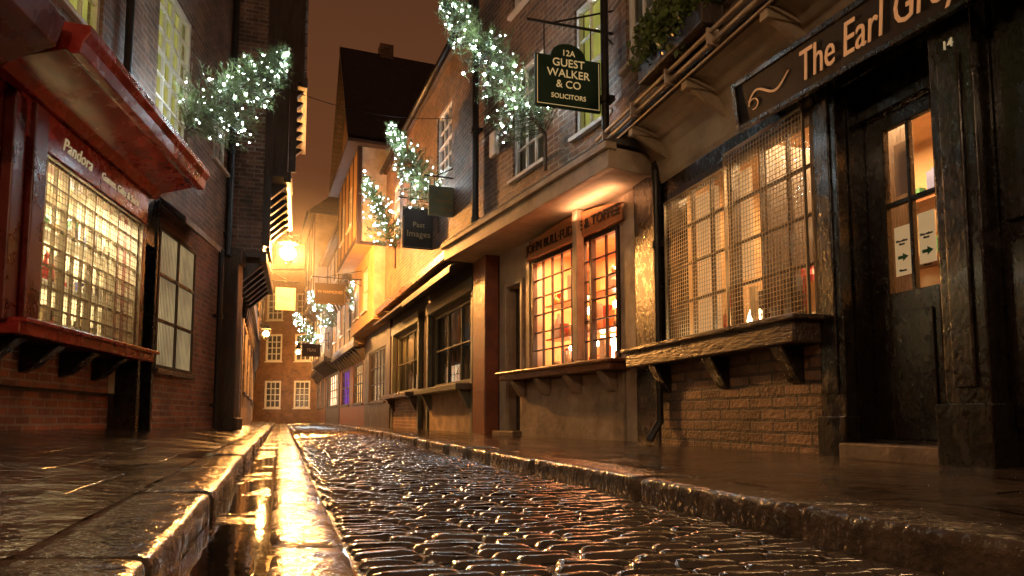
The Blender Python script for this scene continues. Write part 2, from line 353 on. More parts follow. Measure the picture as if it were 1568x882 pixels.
# kerbs
def kerb(F,sgn,seed):
    rg=random.Random(seed); y=-2.; q=MB()
    prof=[(0,-.04),(.002,.03),(0,.065),(.002,.090),(.009,.100),(.03,.104),(.13,.105),(.22,.104),(.262,.102),(.268,.06)]
    while y<46:
        L=rg.uniform(.65,1.25); g=.006; dz=rg.uniform(-.005,.005); dx=rg.uniform(-.008,.008); st=.025 if y<5 else .15
        n=max(2,int((L-2*g)/st)); o=len(q.v); m=len(prof)
        for i in range(n+1):
            yy=y+g+(L-2*g)*i/n; ed=min(i,n-i); sh=.010 if ed==0 else (.002 if ed==1 else 0)
            for a_,z in prof:
                nz=.005*noise.noise(Vector((yy*6,a_*9,seed)))+.004*noise.noise(Vector((yy*34,a_*30+z*20,seed)))
                q.v.append((F(yy)+dx+sgn*(a_+(nz+sh if a_<.06 else 0)),yy,z+dz+nz*(.4 if z>.05 else 0)-(sh if z>.05 else 0)))
        for i in range(n):
            for k in range(m-1):
                f=(o+i*m+k,o+(i+1)*m+k,o+(i+1)*m+k+1,o+i*m+k+1); q.f.append(f)
        q.f.append(tuple(o+k for k in range(m))); q.f.append(tuple(o+n*m+k for k in range(m)))
        y+=L
    return q.done('kerb',None,KERB,0,True)
kerb(LK,-1,1); kerb(RK,1,2)
# pavements
def pave(F,W,sgn,zw,seed):
    q=MB(); ys=[]; y=-3.
    while y<47: ys.append(y); y+=.06 if y<8 else .5
    n=33
    for y in ys:
        a0=F(y)+sgn*.262; b0=W(y)+sgn*.5
        for k in range(n):
            t=k/(n-1); x=a0+(b0-a0)*t
            z=.097+(zw-.1)*t+.009*noise.noise(Vector((x*1.7,y*1.7,seed)))+.006*noise.noise(Vector((x*5,y*5,seed)))
            q.v.append((x,y,z))
    for i in range(len(ys)-1):
        for k in range(n-1): q.f.append((i*n+k,i*n+k+1,i*n+k+1+n,i*n+k+n))
    q.done('pavement',None,FLAG,0,True)
pave(LK,lambda Y:lerp(LWP,Y),-1,.27,4); pave(RK,lambda Y:lerp(RWP,Y),1,.12,9)

# ---------------------------------------------------------------- tea room (right foreground)
b=frame('tea_room_building',(3.1,1.0),(1.33,6.9))
WARM=(1,.58,.25)
wall(b,'upper_brick_wall',BRICKD,0,6.25,3.22,7.6,.34,[(1.6,2.5,3.7,5.2),(3.0,3.9,3.85,5.3),(5.0,5.75,3.75,5.2)])
sash(b,1.6,2.5,3.7,5.2,.34); sash(b,3.0,3.9,3.85,5.3,.34,im=LIME); sash(b,5.0,5.75,3.75,5.2,.34)
wall(b,'timber_front',BLACKW,0,6.16,.1,2.7,0,[(3.6,5.5,1.02,2.43),(2.68,3.34,.22,2.5)],depth=.14,side=0)
q=MB()
q.box(0,1.2,.0,.03,.12,2.6).box(1.25,2.36,.0,.03,.3,1.2).box(1.25,2.36,.0,.03,1.3,2.55)
q.box(2.40,2.64,.002,.13,.1,3.05).box(2.37,2.67,.002,.17,.1,.42).box(3.36,3.56,.002,.09,.1,2.62).box(3.34,3.58,.002,.12,.1,.36)
q.box(2.46,2.58,.131,.15,.5,2.2).box(3.41,3.51,.091,.105,.5,2.5)
q.box(2.66,3.35,.003,.05,2.44,2.62)
q.box(5.72,6.2,.002,.07,.1,2.85)
q.done('pilasters',b,BLACKW,.012)
q=MB(); dy=-.12
q.box(2.68,2.86,dy-.05,dy,.22,2.22).box(3.2,3.34,dy-.05,dy,.22,2.22).box(2.86,3.2,dy-.05,dy-.002,.22,1.10).box(2.86,3.2,dy-.05,dy-.002,2.12,2.22).box(3.02,3.045,dy-.045,dy-.006,1.10,2.12).box(2.86,3.2,dy-.045,dy-.008,1.63,1.66)
q.box(2.9,3.16,dy,dy+.012,.34,.98).box(2.68,3.34,dy-.03,dy+.05,2.222,2.29).box(2.68,3.34,dy-.06,dy-.01,2.29,2.5)
q.done('door',b,BLACKW,.006)
MB().quad((3.2,dy-.03,1.1),(2.86,dy-.03,1.1),(2.86,dy-.03,2.12),(3.2,dy-.03,2.12)).done('door_glass',b,GLASS)
q=MB().box(3.06,3.17,dy-.029,dy-.025,1.20,1.50).box(2.89,3.0,dy-.029,dy-.025,1.24,1.54); q.done('notice_card',b,PAPER)
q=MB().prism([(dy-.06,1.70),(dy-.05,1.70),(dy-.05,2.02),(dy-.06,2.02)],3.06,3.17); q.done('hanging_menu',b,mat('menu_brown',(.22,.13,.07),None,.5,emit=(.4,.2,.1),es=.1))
for tx in(3.115,2.945):
    text(b,'notice_text','Use other\ndoor',.020,tx,dy-.022,1.40,IRON); text(b,'notice_text','Please',.02,tx,dy-.022,1.23,IRON)
    q=MB(); z0=1.31; q.quad((tx+.035,dy-.0235,z0-.010),(tx-.0,dy-.0235,z0-.010),(tx-.0,dy-.0235,z0-.026),(tx-.04,dy-.0235,z0),(tx-.0,dy-.0235,z0+.026),(tx,dy-.0235,z0+.010),(tx+.035,dy-.0235,z0+.010)); q.done('notice_arrow',b,mat('arrow_green',(.02,.18,.06),None,.5))
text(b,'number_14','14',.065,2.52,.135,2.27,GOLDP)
MB().box(2.66,3.36,-.16,.16,.1,.2).done('door_step',b,STONE,.01)
MB().ball((3.27,dy+.02,1.12),.016,12,8).done('door_knob',b,IRON,0,True)
# window interior
room(b,2.4,5.6,-.16,1.5,.5,2.66,mat('warm_wallpaper',(.58,.38,.20),(.38,.24,.12),.7,ns=3),185,WARM)
rg=random.Random(5)
MB().box(3.6,5.5,-.5,-.14,.95,1.0).done('display_shelf',b,BROWNW)
MB().box(3.65,5.5,-1.5,-1.2,1.55,1.58).box(3.65,5.5,-1.5,-1.2,2.0,2.03).done('wall_shelves',b,BROWNW)
MB().box(2.9,3.25,-1.0,-.95,.5,2.6).done('inner_door_blind',b,mat('amber_blind',(.55,.30,.12),(.45,.22,.08),.7,ns=3,emit=(1,.5,.18),es=.15))
stock(b,3.65,5.0,-.48,-.2,1.0,.42,50,rg,[0,0,1,4,6,6,5,0]); stock(b,3.65,4.5,-.7,-.4,1.3,.3,16,rg,[0,0,6]); stock(b,3.7,5.45,-1.45,-1.25,1.58,.3,34,rg); stock(b,3.7,5.45,-1.45,-1.25,2.03,.3,30,rg); stock(b,3.7,5.45,-1.45,-1.25,1.1,.35,30,rg)
MB().box(3.65,4.5,-.72,-.4,1.27,1.3).done('display_riser',b,BROWNW)
MB().box(4.55,4.6,-.9,-.3,1.0,2.6).box(3.62,3.66,-.8,-.3,1.0,2.6).box(4.15,4.22,-.6,-.5,1.3,2.6).done('display_partition',b,DARKW)
q=MB().lathe((4.66,-.24,1.0),[(.05,0),(.02,.02),(.02,.06)],12); q.done('lamp_base',b,BROWNW)
q=MB().lathe((4.66,-.24,1.05),[(.075,0),(.08,.03),(.045,.18)],14)
for x,y,z,r in((3.85,-.6,1.72,.05),(3.95,-.7,1.60,.045),(4.35,-.9,1.95,.035),(5.0,-.7,1.3,.03),(3.8,-.5,1.45,.025),(5.2,-.9,2.1,.03),(3.75,-.4,1.62,.04)): q.ball((x,y,z),r,12,8)
q.done('shop_lamps',b,emis('lampshade_glow',(1,.70,.34),30))
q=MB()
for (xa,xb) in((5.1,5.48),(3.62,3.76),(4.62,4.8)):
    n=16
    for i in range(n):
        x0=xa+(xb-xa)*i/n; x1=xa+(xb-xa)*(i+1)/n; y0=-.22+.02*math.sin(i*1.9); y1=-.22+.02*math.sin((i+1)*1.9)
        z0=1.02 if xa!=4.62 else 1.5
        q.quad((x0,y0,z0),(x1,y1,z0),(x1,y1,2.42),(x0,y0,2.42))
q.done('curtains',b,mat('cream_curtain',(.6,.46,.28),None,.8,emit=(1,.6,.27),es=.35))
q=MB(); y0,y1=-.03,.05
for x in(3.58,4.52,5.46): q.box(x,x+.06,y0,y1,1.0,2.45)
q.box(3.64,5.46,y0,y1-.004,.985,1.04).box(3.64,5.46,y0,y1-.004,2.39,2.45)
for i in range(1,3):
    q.box(3.6+.3*i,3.62+.3*i,-.02,.02,1.04,2.39); q.box(4.56+.3*i,4.58+.3*i,-.02,.02,1.04,2.39)
for i in range(1,4): q.box(3.64,5.46,-.018,.018,1.04+.34*i,1.06+.34*i)
q.done('window_frame',b,DARKW,.004)
MB().quad((5.5,-.005,1.02),(3.6,-.005,1.02),(3.6,-.005,2.43),(5.5,-.005,2.43)).done('window_glass',b,GLASS)
def grille(b,xa,xb,za,zb,y,sp=.035,r=.0018,m=WIRE):
    q=MB(); x=xa
    while x<=xb: q.box(x-r,x+r,y-r,y+r,za,zb); x+=sp
    z=za
    while z<=zb: q.box(xa,xb,y+r,y+3*r,z-r,z+r); z+=sp
    e=.012
    q.box(xa-e,xa,y-.01,y+.012,za-e,zb+e).box(xb,xb+e,y-.01,y+.012,za-e,zb+e).box(xa,xb,y-.01,y+.012,za-e,za).box(xa,xb,y-.01,y+.012,zb,zb+e)
    q.done('window_grille',b,m)
grille(b,3.64,4.53,1.03,2.44,.10); grille(b,4.56,5.5,1.03,2.34,.09)
q=MB().box(3.55,5.95,-.02,.30,.83,1.0).box(3.5,6.0,-.02,.34,.975,1.012); q.done('window_sill',b,SILLW,.012)
q=MB()
for x in(3.75,4.6,5.5): q.prism([(0.0,.55),(.10,.60),(.24,.83),(0.0,.83)],x,x+.13)
q.done('sill_brackets',b,BLACKW,.01)
MB().box(3.6,5.72,-.1,.06,.08,.84).done('brick_plinth',b,BRICKY)
q=MB(); P=[(.0,2.62)]
for i in range(7):
    t=math.pi/2*i/6; P.append((.02+.36*(1-math.cos(t)),2.66+.42*math.sin(t)))
P+=[(.38,3.12),(-.1,3.12),(-.1,2.62)]
q.prism(P,0,6.12); q.done('plaster_cove',b,CREAM)
q=MB()
for x in(2.0,3.55,4.55,5.5): q.box(x,x+.08,.0,.42,2.98,3.06).prism([(.0,2.80),(.05,2.80),(.36,2.98),(.0,2.98)],x+.02,x+.06)
q.done('jetty_brackets',b,CREAM,.006)
q=MB().box(0,6.15,.36,.40,3.07,3.22); q.done('eaves_fascia',b,SILLW,.004)
q=MB().cyl((0,.45,3.12),(6.2,.45,3.12),.018).cyl((0,.47,3.19),(6.2,.47,3.19),.018).cyl((0,.43,3.05),(6.2,.43,3.05),.010)
x=.4
while x<6.1: q.box(x,x+.02,.40,.5,3.09,3.215); x+=.62
q.done('white_conduit',b,CREAM2)
# fascia sign, sagging slightly with the old frontage
e2=bpy.data.objects.new('fascia_sign',None); sc.collection.objects.link(e2); e2.parent=b; e2.location=(4.14,0,2.49); e2.rotation_euler=(0,math.radians(-3.5),0)
MB().prism([(.17,0),(.21,0),(.27,.30),(.23,.30)],-2.9,0).done('signboard',e2,BOARD,.006)
MB().prism([(.195,-.02),(.235,-.02),(.24,.012),(.20,.012)],-2.9,.02).prism([(.25,.29),(.285,.29),(.292,.325),(.255,.325)],-2.9,.02).prism([(.18,-.02),(.235,-.02),(.295,.325),(.22,.325)],0.0,.03).done('signboard_moulding',e2,BLACKW,.004)
for xx in(-.05,-1.2,-2.6): MB().box(xx-.03,xx,.0,.2,.1,.14).done('sign_stay',e2,IRON)
tl=math.degrees(math.atan(.2))
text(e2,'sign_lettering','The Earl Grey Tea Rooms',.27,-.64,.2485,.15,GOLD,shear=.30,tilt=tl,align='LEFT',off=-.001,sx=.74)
q=MB(); pr=None
for i in range(41):
    t=i/40; x=-.12-.44*t; z=.14+.05*math.sin(t*math.pi*2.2)*(1-.3*t)+.03*t; yy=.216+z*.2
    if pr: q.cyl(pr,(x,yy,z),.003+.006*math.sin(math.pi*t),seg=6)
    pr=(x,yy,z)
pr=None
for i in range(25):
    t=i/24*2*math.pi*.8; x=-.17+.05*math.cos(t); z=.115+.035*math.sin(t); yy=.216+z*.2
    if pr: q.cyl(pr,(x,yy,z),.004,seg=6)
    pr=(x,yy,z)
q.done('sign_flourish',e2,GOLD)
pipe(b,5.62,.12,.3,2.7,.035)
MB().cyl((5.62,.12,.32),(5.62,.24,.14),.035).done('pipe_shoe',b,IRON)
pipe(b,6.0,.46,3.2,7.5,.04)
def leaves(name,c,rad,n,m,seed,parent=None,size=.035):
    rg=random.Random(seed); q=MB()
    for i in range(n):
        d=Vector((rg.gauss(0,1),rg.gauss(0,1),rg.gauss(0,1))).normalized()*rg.random()**.4
        k=1+.35*noise.noise(d*2.5+Vector((seed,0,0)))
        p=Vector((c[0]+d.x*rad[0]*k,c[1]+d.y*rad[1]*k,c[2]+d.z*rad[2]*k))
        u=Vector((rg.gauss(0,1),rg.gauss(0,1),rg.gauss(0,1))).normalized(); v=u.orthogonal().normalized(); s=size*rg.uniform(.6,1.3)
        q.quad(p-u*s,p+v*s*.6,p+u*s,p-v*s*.6)
    return q.done(name,parent,m)
iv=frame('ivy_planter',(3.1,1.0),(1.33,6.9))
MB().box(4.1,5.1,.36,.56,3.24,3.40).done('planter_box',iv,DARKW,.01)
leaves('foliage',(4.6,.5,3.5),(.62,.22,.26),2200,IVY,3,iv,.03)

# ---------------------------------------------------------------- fudge shop
b=frame('fudge_shop_building',(1.33,6.9),(-.18,9.92)); L=b['L']
wall(b,'upper_brick_wall',BRICKD,-.1,3.5,2.95,8.6,.3,[(.05,.78,3.5,5.0),(1.5,2.35,3.5,4.95),(.05,.78,5.8,7.2),(1.5,2.35,5.8,7.2)])
sash(b,.05,.78,3.5,5.0,.3,im=LIME); sash(b,1.5,2.35,3.5,4.95,.3); sash(b,.05,.78,5.8,7.2,.3); sash(b,1.5,2.35,5.8,7.2,.3)
wall(b,'shop_front_wall',CREAM2,0.02,L,.1,2.74,0,[(.36,2.3,.96,2.40),(2.62,3.1,.12,2.2)],side=0)
MB().quad((3.1,-.13,.12),(2.62,-.13,.12),(2.62,-.13,2.2),(3.1,-.13,2.2)).done('door_leaf',b,DARKW)
q=MB().box(2.58,2.64,-.02,.05,.1,2.26).box(3.08,3.14,-.02,.05,.1,2.26).box(2.64,3.08,-.02,.048,2.2,2.26).box(.02,.2,.0,.07,.1,2.7).box(.22,.32,.0,.04,.1,2.7).box(2.34,2.44,.0,.06,.1,2.7); q.done('door_frame',b,CREAM2,.008)
q=MB().box(-.35,4.0,.56,.64,2.72,2.93).box(-.38,4.03,.56,.69,2.9,2.97).box(-.35,-.28,.0,.56,2.72,2.93); q.done('jetty_fascia',b,CREAM2,.008)
MB().prism([(0,2.74),(.56,2.73),(.56,2.76),(0,2.78)],-.28,3.98).done('jetty_soffit',b,CREAM)
MB().prism([(.28,3.08),(.69,2.985),(.69,2.972),(.28,2.972)],-.35,4.0).done('jetty_lead_roof',b,LEAD)
MB().box(2.75,2.95,.3,.38,4.0,4.35).done('alarm_box',b,WHITEP,.02)
room(b,.1,2.9,-.1,1.2,.6,2.7,mat('orange_wallpaper',(.7,.40,.21),(.55,.24,.12),.7,ns=3),290,(1,.40,.15))
rg=random.Random(8); PW=[0,1,3,3,5,5]
for z in(.98,1.4,1.85): 
    MB().box(.3,2.4,-.45,-.22,z-.02,z).done('display_shelf',b,BROWNW); stock(b,.35,2.35,-.43,-.25,z,.34,26,rg,PW)
MB().box(.3,2.4,-1.2,-1.0,1.2,1.22).done('display_shelf',b,BROWNW); stock(b,.35,2.35,-1.2,-1.0,1.22,.5,26,rg,PW)
q=MB()
for x in(.6,1.15,1.75): q.ball((x,-.5,1.72),.05,10,7); q.ball((x+.2,-.35,1.25),.035,10,7); q.ball((x+.05,-.55,2.15),.045,10,7)
for x in(.5,.72,1.2,1.42,1.9,2.1): q.cyl((x,-.48,1.0),(x,-.48,1.36),.035,.028,10)
q.done('shop_bulbs',b,emis('warm_bulb',(1,.62,.34),30))
area(b,'added_soffit_uplight',.55,.25,2.60,.9,.04,6,(1,.44,.20),rx=180)  # invisible uplight added to brighten the soffit; no fitting modelled
q=MB(); y0,y1=-.02,.05
for x in(.34,.86,1.05,2.26): q.box(x,x+.05,y0,y1,.94,2.42)
q.box(.39,2.26,y0,y1-.004,.93,.98).box(.39,2.26,y0,y1-.004,2.37,2.42)
for i in range(1,5): q.box(1.10+.235*i,1.12+.235*i,-.012,.02,.98,2.37)
q.box(.61,.63,-.012,.02,.98,2.37)
for i in range(1,6): q.box(.39,2.26,-.010,.018,.98+.232*i,.998+.232*i)
q.done('window_frame',b,DARKW,.003)
MB().quad((2.3,-.0,.96),(.36,-.0,.96),(.36,-.0,2.4),(2.3,-.0,2.4)).done('window_glass',b,GLASS)
MB().box(.93,1.03,.10,.20,1.0,2.735).done('timber_post',b,CREAM2,.008)
q=MB().box(.12,2.7,-.02,.34,.84,.93).box(.08,2.75,-.02,.38,.915,.955); q.done('window_sill',b,BROWNW,.015)
MB().box(.2,2.5,-.05,.10,.09,.84).done('plaster_plinth',b,PINKP,.02)
q=MB()
for x in(.3,1.0,1.7,2.35): q.prism([(.1,.62),(.16,.64),(.3,.84),(.1,.84)],x,x+.14)
q.done('sill_brackets',b,PINKP,.02)
MB().box(2.55,3.2,-.1,.2,.1,.17).done('door_step',b,STONE,.01)
q=MB(); n=18; x0,x1=.15,2.3; vs=[];
for i in range(n+1):
    t=i/n; x=x0+(x1-x0)*t; h=2.60+.11*math.sin(math.pi*t)
    vs.append((x,h))
for i in range(n):
    (xa,ha),(xb,hb)=vs[i],vs[i+1]
    q.add([(xa,.08,2.42),(xb,.08,2.42),(xb,.08,hb),(xa,.08,ha),(xa,.12,2.42),(xb,.12,2.42),(xb,.14,hb),(xa,.14,ha)],[(4,5,6,7),(3,7,6,2),(0,1,5,4)])
q.done('carved_signboard',b,SIGNW)
text(b,'sign_lettering','JOHN BULL\u00b7FUDGE & TOFFEE',.16,1.22,.142,2.54,mat('dark_letter',(.02,.008,.006),None,.5),off=.002)
pipe(b,3.42,.38,2.9,8.5,.05)

# ---------------------------------------------------------------- dark shops, brick house
b=frame('brick_shop_building',(-.18,9.92),(-3.1,17.6)); L=b['L']
wall(b,'upper_brick_wall',BRICKD,0.05,L-.02,3.1,6.75,.22,[(1.9,2.9,4.75,6.0),(4.4,5.3,4.75,6.0),(6.4,7.2,4.75,6.0)])
for x in(1.9,4.4,6.4): sash(b,x,x+(1. if x<2 else .8 if x>5 else .9),4.75,6.0,.22)
roof(b,0,L,.30,6.85,2.0)
wall(b,'shop_front_wall',DARKW,0,L,.1,3.1,0,[(1.2,3.9,.95,2.35),(5.0,7.6,.95,2.35)],side=0)
MB().box(0.02,.62,.0,.22,.1,2.75).done('terracotta_pillar',b,TERR,.02)
for xa,xb,m in((1.2,3.9,GREYG),(5.0,7.6,GREYG)):
    sash(b,xa,xb,.95,2.35,.0,3,2,m,mat('drawn_grey_blind',(.17,.165,.12),(.10,.10,.075),.5,ns=2),sill=False)
    q=MB().box(xa-.15,xb+.15,0.,.36,.80,.90).prism([(0,.5),(.1,.5),(.26,.80),(0,.80)],xa,xa+.12).prism([(0,.5),(.1,.5),(.26,.80),(0,.80)],xb-.12,xb); q.done('window_sill',b,SILLW if xa>4 else GREYG,.012)
    MB().box(xa-.1,xb+.1,-.05,.06,.09,.8).done('plinth',b,PINKP if xa<4 else BRICKD,.01)
    MB().box(xa-.2,xa-.08,.0,.1,.1,2.6).box(xb+.08,xb+.2,0,.1,.1,2.6).box(xa-.2,xb+.2,.001,.12,2.40,2.62).done('shop_pilasters',b,GREYG,.008)
q=MB().prism([(0,2.95),(.55,2.72),(.55,2.68),(0,2.90)],.7,4.4).prism([(0,2.95),(.5,2.75),(.5,2.70),(0,2.90)],4.6,L); q.done('shop_canopy',b,DARKW,.005)
q=MB(); x=.75
while x<4.3: q.box(x,x+.05,.555,.57,2.60,2.70); x+=.1
q.done('canopy_fringe',b,WHITEP)
MB().box(.0,L,.40,.46,2.98,3.12).box(0,L,.22,.40,3.08,3.13).done('fascia_board',b,BROWNW,.006)
# ---------------------------------------------------------------- gabled house
def win_timber(b,x0,x1,z0,z1,y,m=DARKW,n=5):
    q=MB()
    for i in range(n+1):
        x=x0+(x1-x0-.1)*i/n; q.box(x,x+.1,y,y+.022,z0,z1)
    q.box(x0,x1,y+.001,y+.03,z0,z0+.13).box(x0,x1,y+.001,y+.03,z1-.12,z1); q.done('timber_framing',b,m,.004)
ORWALL=mat('ochre_plaster',(.56,.37,.19),(.40,.25,.12),.6,.75,ns=3,bump=.3,bs=10)
b=frame('gabled_timber_house',(-3.12,17.65),(-4.62,21.6)); L=b['L']
wall(b,'ground_floor_wall',DARKW,0,L,.1,2.9,.05,[(.6,3.4,.8,2.3)],side=3); sash(b,.6,3.4,.8,2.3,.05,5,3,DARKW,BLIND)
wall(b,'first_floor_wall',ORWALL,0,L,2.9,4.9,.5,[(1,1.9,3.3,4.5),(2.6,3.5,3.3,4.5)],side=3.5); sash(b,1,1.9,3.3,4.5,.5); sash(b,2.6,3.5,3.3,4.5,.5,im=WARMP)
wall(b,'second_floor_wall',ORWALL,0,L,4.9,7.75,.95,[(1,1.9,5.6,6.8),(2.6,3.5,5.6,6.8)],side=4.5); sash(b,1,1.9,5.6,6.8,.95); sash(b,2.6,3.5,5.6,6.8,.95)
win_timber(b,0,L,4.9,7.75,.95)
MB().box(-.02,-.005,-3,.96,4.9,7.74).box(-.02,-.005,-3,.49,2.95,4.9).done('rendered_side_wall',b,CREAM)
MB().box(-.05,-.02,.86,.96,4.9,7.7).box(-.05,-.02,-3,.97,4.82,4.9).done('corner_timber',b,DARKW)
q=MB(); hl=L/2; e=.25
q.add([(-e,1.25,7.6),(hl,1.25,11.2),(L+e,1.25,7.6),(-e,-4,7.6),(hl,-4,11.2),(L+e,-4,7.6)],[(0,1,4,3),(1,2,5,4)])
q.add([(-e,1.25,7.5),(hl,1.25,11.1),(L+e,1.25,7.5),(-e,-4,7.5),(hl,-4,11.1),(L+e,-4,7.5)],[(0,1,4,3),(1,2,5,4)])
q.done('roof',b,ROOF)
MB().add([(0,.95,7.75),(L,.95,7.75),(hl,.95,11.05)],[(0,1,2)]).done('gable',b,ORWALL)
q=MB().add([(-e,1.27,7.45),(-e,1.27,7.66),(hl,1.27,11.27),(hl,1.27,11.05)],[(0,1,2,3)]); q.done('bargeboard',b,DARKW)
MB().box(-e-.05,L+e,-4,1.26,7.42,7.5).done('eaves_boards',b,DARKW)
MB().box(hl-.1,hl+.3,-.3,.1,10.7,11.5).done('chimney',b,BRICKD)

def house(name,P0,P1,levels,roofz,lit=None,shop=None,seed=0,roofm=ROOF,nw=2,rise=2.5,side=4,fmat=None):
    b=frame(name,P0,P1); L=b['L']; rg=random.Random(seed)
    for k,(z0,z1,y,m) in enumerate(levels):
        ops=[]; h=z1-z0
        n=nw if k else max(1,nw-1)
        for i in range(n):
            c=L*(i+.5)/n; w=(.45 if k else L/n*.36)
            ops.append((c-w,c+w,z0+h*(.28),z0+h*(.80)))
        wall(b,'storey_wall',m,0,L,z0,z1,y,ops,side=side)
        for o in ops:
            im=rg.choice(lit) if lit else DIMPANE
            if k==0 and shop: im=shop if not isinstance(shop,list) else rg.choice(shop)
            sash(b,*o,y,3 if k else 5,4,im=im,fm=(fmat or WHITEP) if k else DARKW)
        if k: 
            q=MB().box(-.02,L+.02,y-.1,y+.05,z0-.1,z0+.06); x=.2
            yp=levels[k-1][2]
            while x<L:
                if y>yp+.05: q.prism([(yp,z0-.5),(yp+.06,z0-.5),(y,z0-.1),(yp,z0-.1)],x,x+.12)
                x+=.7
            q.done('jetty_bressumer',b,DARKW,.01)
            if m in(CREAM,ORWALL): win_timber(b,0,L,z0+.06,z1,y,n=max(3,int(L/1.2)))
    roof(b,-.05,L+.05,levels[-1][2]+.25,roofz,rise)
    return b
house('ochre_house',(-4.65,21.65),(-7.05,28),[(.1,2.7,.0,TERR),(2.7,4.9,.35,ORWALL),(4.9,6.6,.6,CREAM)],6.7,[DIMPANE,WARMP],[WARMP,PURP],3,nw=3)
house('cream_house',(-7.1,28.05),(-9.0,33),[(.1,2.8,.0,DARKW),(2.8,5.4,.6,CREAM),(5.4,8.8,1.1,CREAM)],8.9,[DIMPANE],ORP,4)
house('cream_house',(-9.05,33.05),(-11.6,40.5),[(.1,2.8,.0,BROWNW),(2.8,5.6,.3,CREAM),(5.6,8,.5,CREAM)],8.1,[DIMPANE,WARMP],ORP,5,nw=3)
b=frame('georgian_brick_house',(-11.4,44),(-19,44.6))
ops=[(s-.55,s+.55,z-.9,z+.9) for s in(2.2,4.15,6.1) for z in(1.85,4.9,7.6)]
wall(b,'brick_front',BRICKF,0,7.6,0,10,0,ops,side=5)
for o in ops: sash(b,*o,0,3,4,t=.12,bar=.06,im=DIMPANE)
roof(b,0,7.6,.3,10.1,3)
MB().box(2,3,-3,-2,12,14).done('chimney',b,BRICKF)

# ---------------------------------------------------------------- left: gift shop
b=frame('gift_shop_building',(-4.07,7.35),(-3.42,3.0)); L=b['L']
wall(b,'upper_brick_wall',BRICKD,-.02,L,3.12,8.6,0,[(1.15,2.05,3.85,5.3),(3.0,3.9,3.85,5.3)],side=3); sash(b,1.15,2.05,3.85,5.3,0,im=LIME); sash(b,3.0,3.9,3.85,5.3,0,im=LIME)
wall(b,'shop_front',DREDP,0,L,1.0,3.12,-.02,[(.06,2.15,1.08,2.46),(2.6,4.2,1.08,2.46)],side=0)
q=MB().box(2.17,2.36,-.02,.10,1.05,2.75).box(2.40,2.56,-.02,.06,1.05,2.75).box(-.01,.05,-.3,.04,1.05,2.75); q.done('pilasters',b,DREDP,.01)
MB().box(0,2.5,-.015,.06,2.47,2.78).done('fascia_signboard',b,REDP,.006)
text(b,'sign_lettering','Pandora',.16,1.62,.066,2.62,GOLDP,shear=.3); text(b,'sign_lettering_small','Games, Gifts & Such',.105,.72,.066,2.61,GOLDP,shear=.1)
q=MB().prism([(.0,2.79),(.10,2.79),(.16,2.86),(.50,2.95),(.54,2.92),(.60,2.93),(.62,3.02),(.66,3.08),(.66,3.14),(0,3.2)],-.12,2.83); q.done('cornice',b,REDP,.008)
q=MB().prism([(.0,2.72),(.12,2.72),(.5,2.9),(.55,3.1),(0,3.2)],2.95,L); q.done('cornice_near',b,DREDP,.008)
q=MB().box(-.14,2.5,-.25,.14,.96,1.05).box(-.16,2.5,-.2,.19,1.045,1.08); q.done('window_sill',b,REDP,.008)
MB().box(-.02,4.4,-.4,-.26,.15,1.0).done('brick_plinth',b,BRICKR)
q=MB()
for x in(.3,.95,1.6,2.2): q.prism([(-.26,.72),(-.16,.76),(.05,.95),(-.26,.95)],x,x+.12)
q.done('sill_brackets',b,BLACKW,.01)
MB().quad((0,-.26,.95),(4.3,-.26,.95),(4.3,-.0,.955),(0,-.0,.955)).done('bay_underside',b,DARKW)
room(b,.0,2.3,-.12,1.1,.6,2.75,mat('pale_wallpaper',(.64,.58,.42),(.48,.43,.3),.7,ns=3),170,(1,.80,.46))
rg=random.Random(18)
for z in(1.1,1.55,2.0):
    MB().box(.05,2.15,-.42,-.2,z-.02,z).done('display_shelf',b,WHITEP); stock(b,.1,2.1,-.40,-.22,z,.3,24,rg,[0,1,3,2,4,6,6])
    stock(b,.1,2.1,-1.15,-.95,z,.35,24,rg)
q=MB(); q.ball((1.85,-.4,2.2),.055,10,7).ball((1.2,-.6,2.35),.05,10,7).ball((.5,-.5,2.3),.05,10,7); q.done('shop_bulbs',b,emis('cool_warm_bulb',(1,.9,.7),45))
q=MB()
for i in range(5): q.box(.06+.51*i,.09+.51*i,-.06,.0,1.08,2.46)
for i in range(0,9): q.box(.06,2.15,-.05,-.012,1.08+.17*i,1.092+.17*i)
for i in range(0,13): q.box(.06+.17*i,.070+.17*i,-.048,-.014,1.08,2.46)
q.done('window_frame',b,mat('cream_glazing_bars',(.5,.44,.32),None,.4),.002)
MB().quad((2.15,-.055,1.08),(.06,-.055,1.08),(.06,-.055,2.46),(2.15,-.055,2.46)).done('window_glass',b,GLASS)
grille(b,.07,2.14,1.09,2.45,.03,.05,.0016)
pipe(b,.75,.08,3.2,8.5,.04)

b=frame('brick_shuttered_shop',(-4.6,11.0),(-4.07,7.35)); L=b['L']
wall(b,'upper_brick_wall',BRICKD,0,L,2.95,9.5,0.0,[(2.25,3.45,3.8,5.6),(.5,1.2,4.2,5.4)],side=3); sash(b,2.25,3.45,3.8,5.6,0.,nx=4,nz=6,im=LIME,t=.07,bar=.03); sash(b,.5,1.2,4.2,5.4,0)
wall(b,'ground_floor_wall',BRICKR,0,L,.15,2.95,-.06,[(1.85,3.2,.93,2.6),(3.25,3.66,.2,2.3)],side=0)
MB().quad((3.66,-.2,.2),(3.25,-.2,.2),(3.25,-.2,2.3),(3.66,-.2,2.3)).done('side_door',b,BLACKW)
MB().box(3.2,3.26,-.1,.02,.2,2.9).box(3.62,3.69,-.2,.03,.2,2.9).box(3.26,3.62,-.1,0,2.3,2.9).done('door_frame',b,BLACKW,.006)
q=MB(); 
for i in range(3):
    x=1.85+i*.655; q.box(x,x+.04,-.04,.03,.93,2.6)
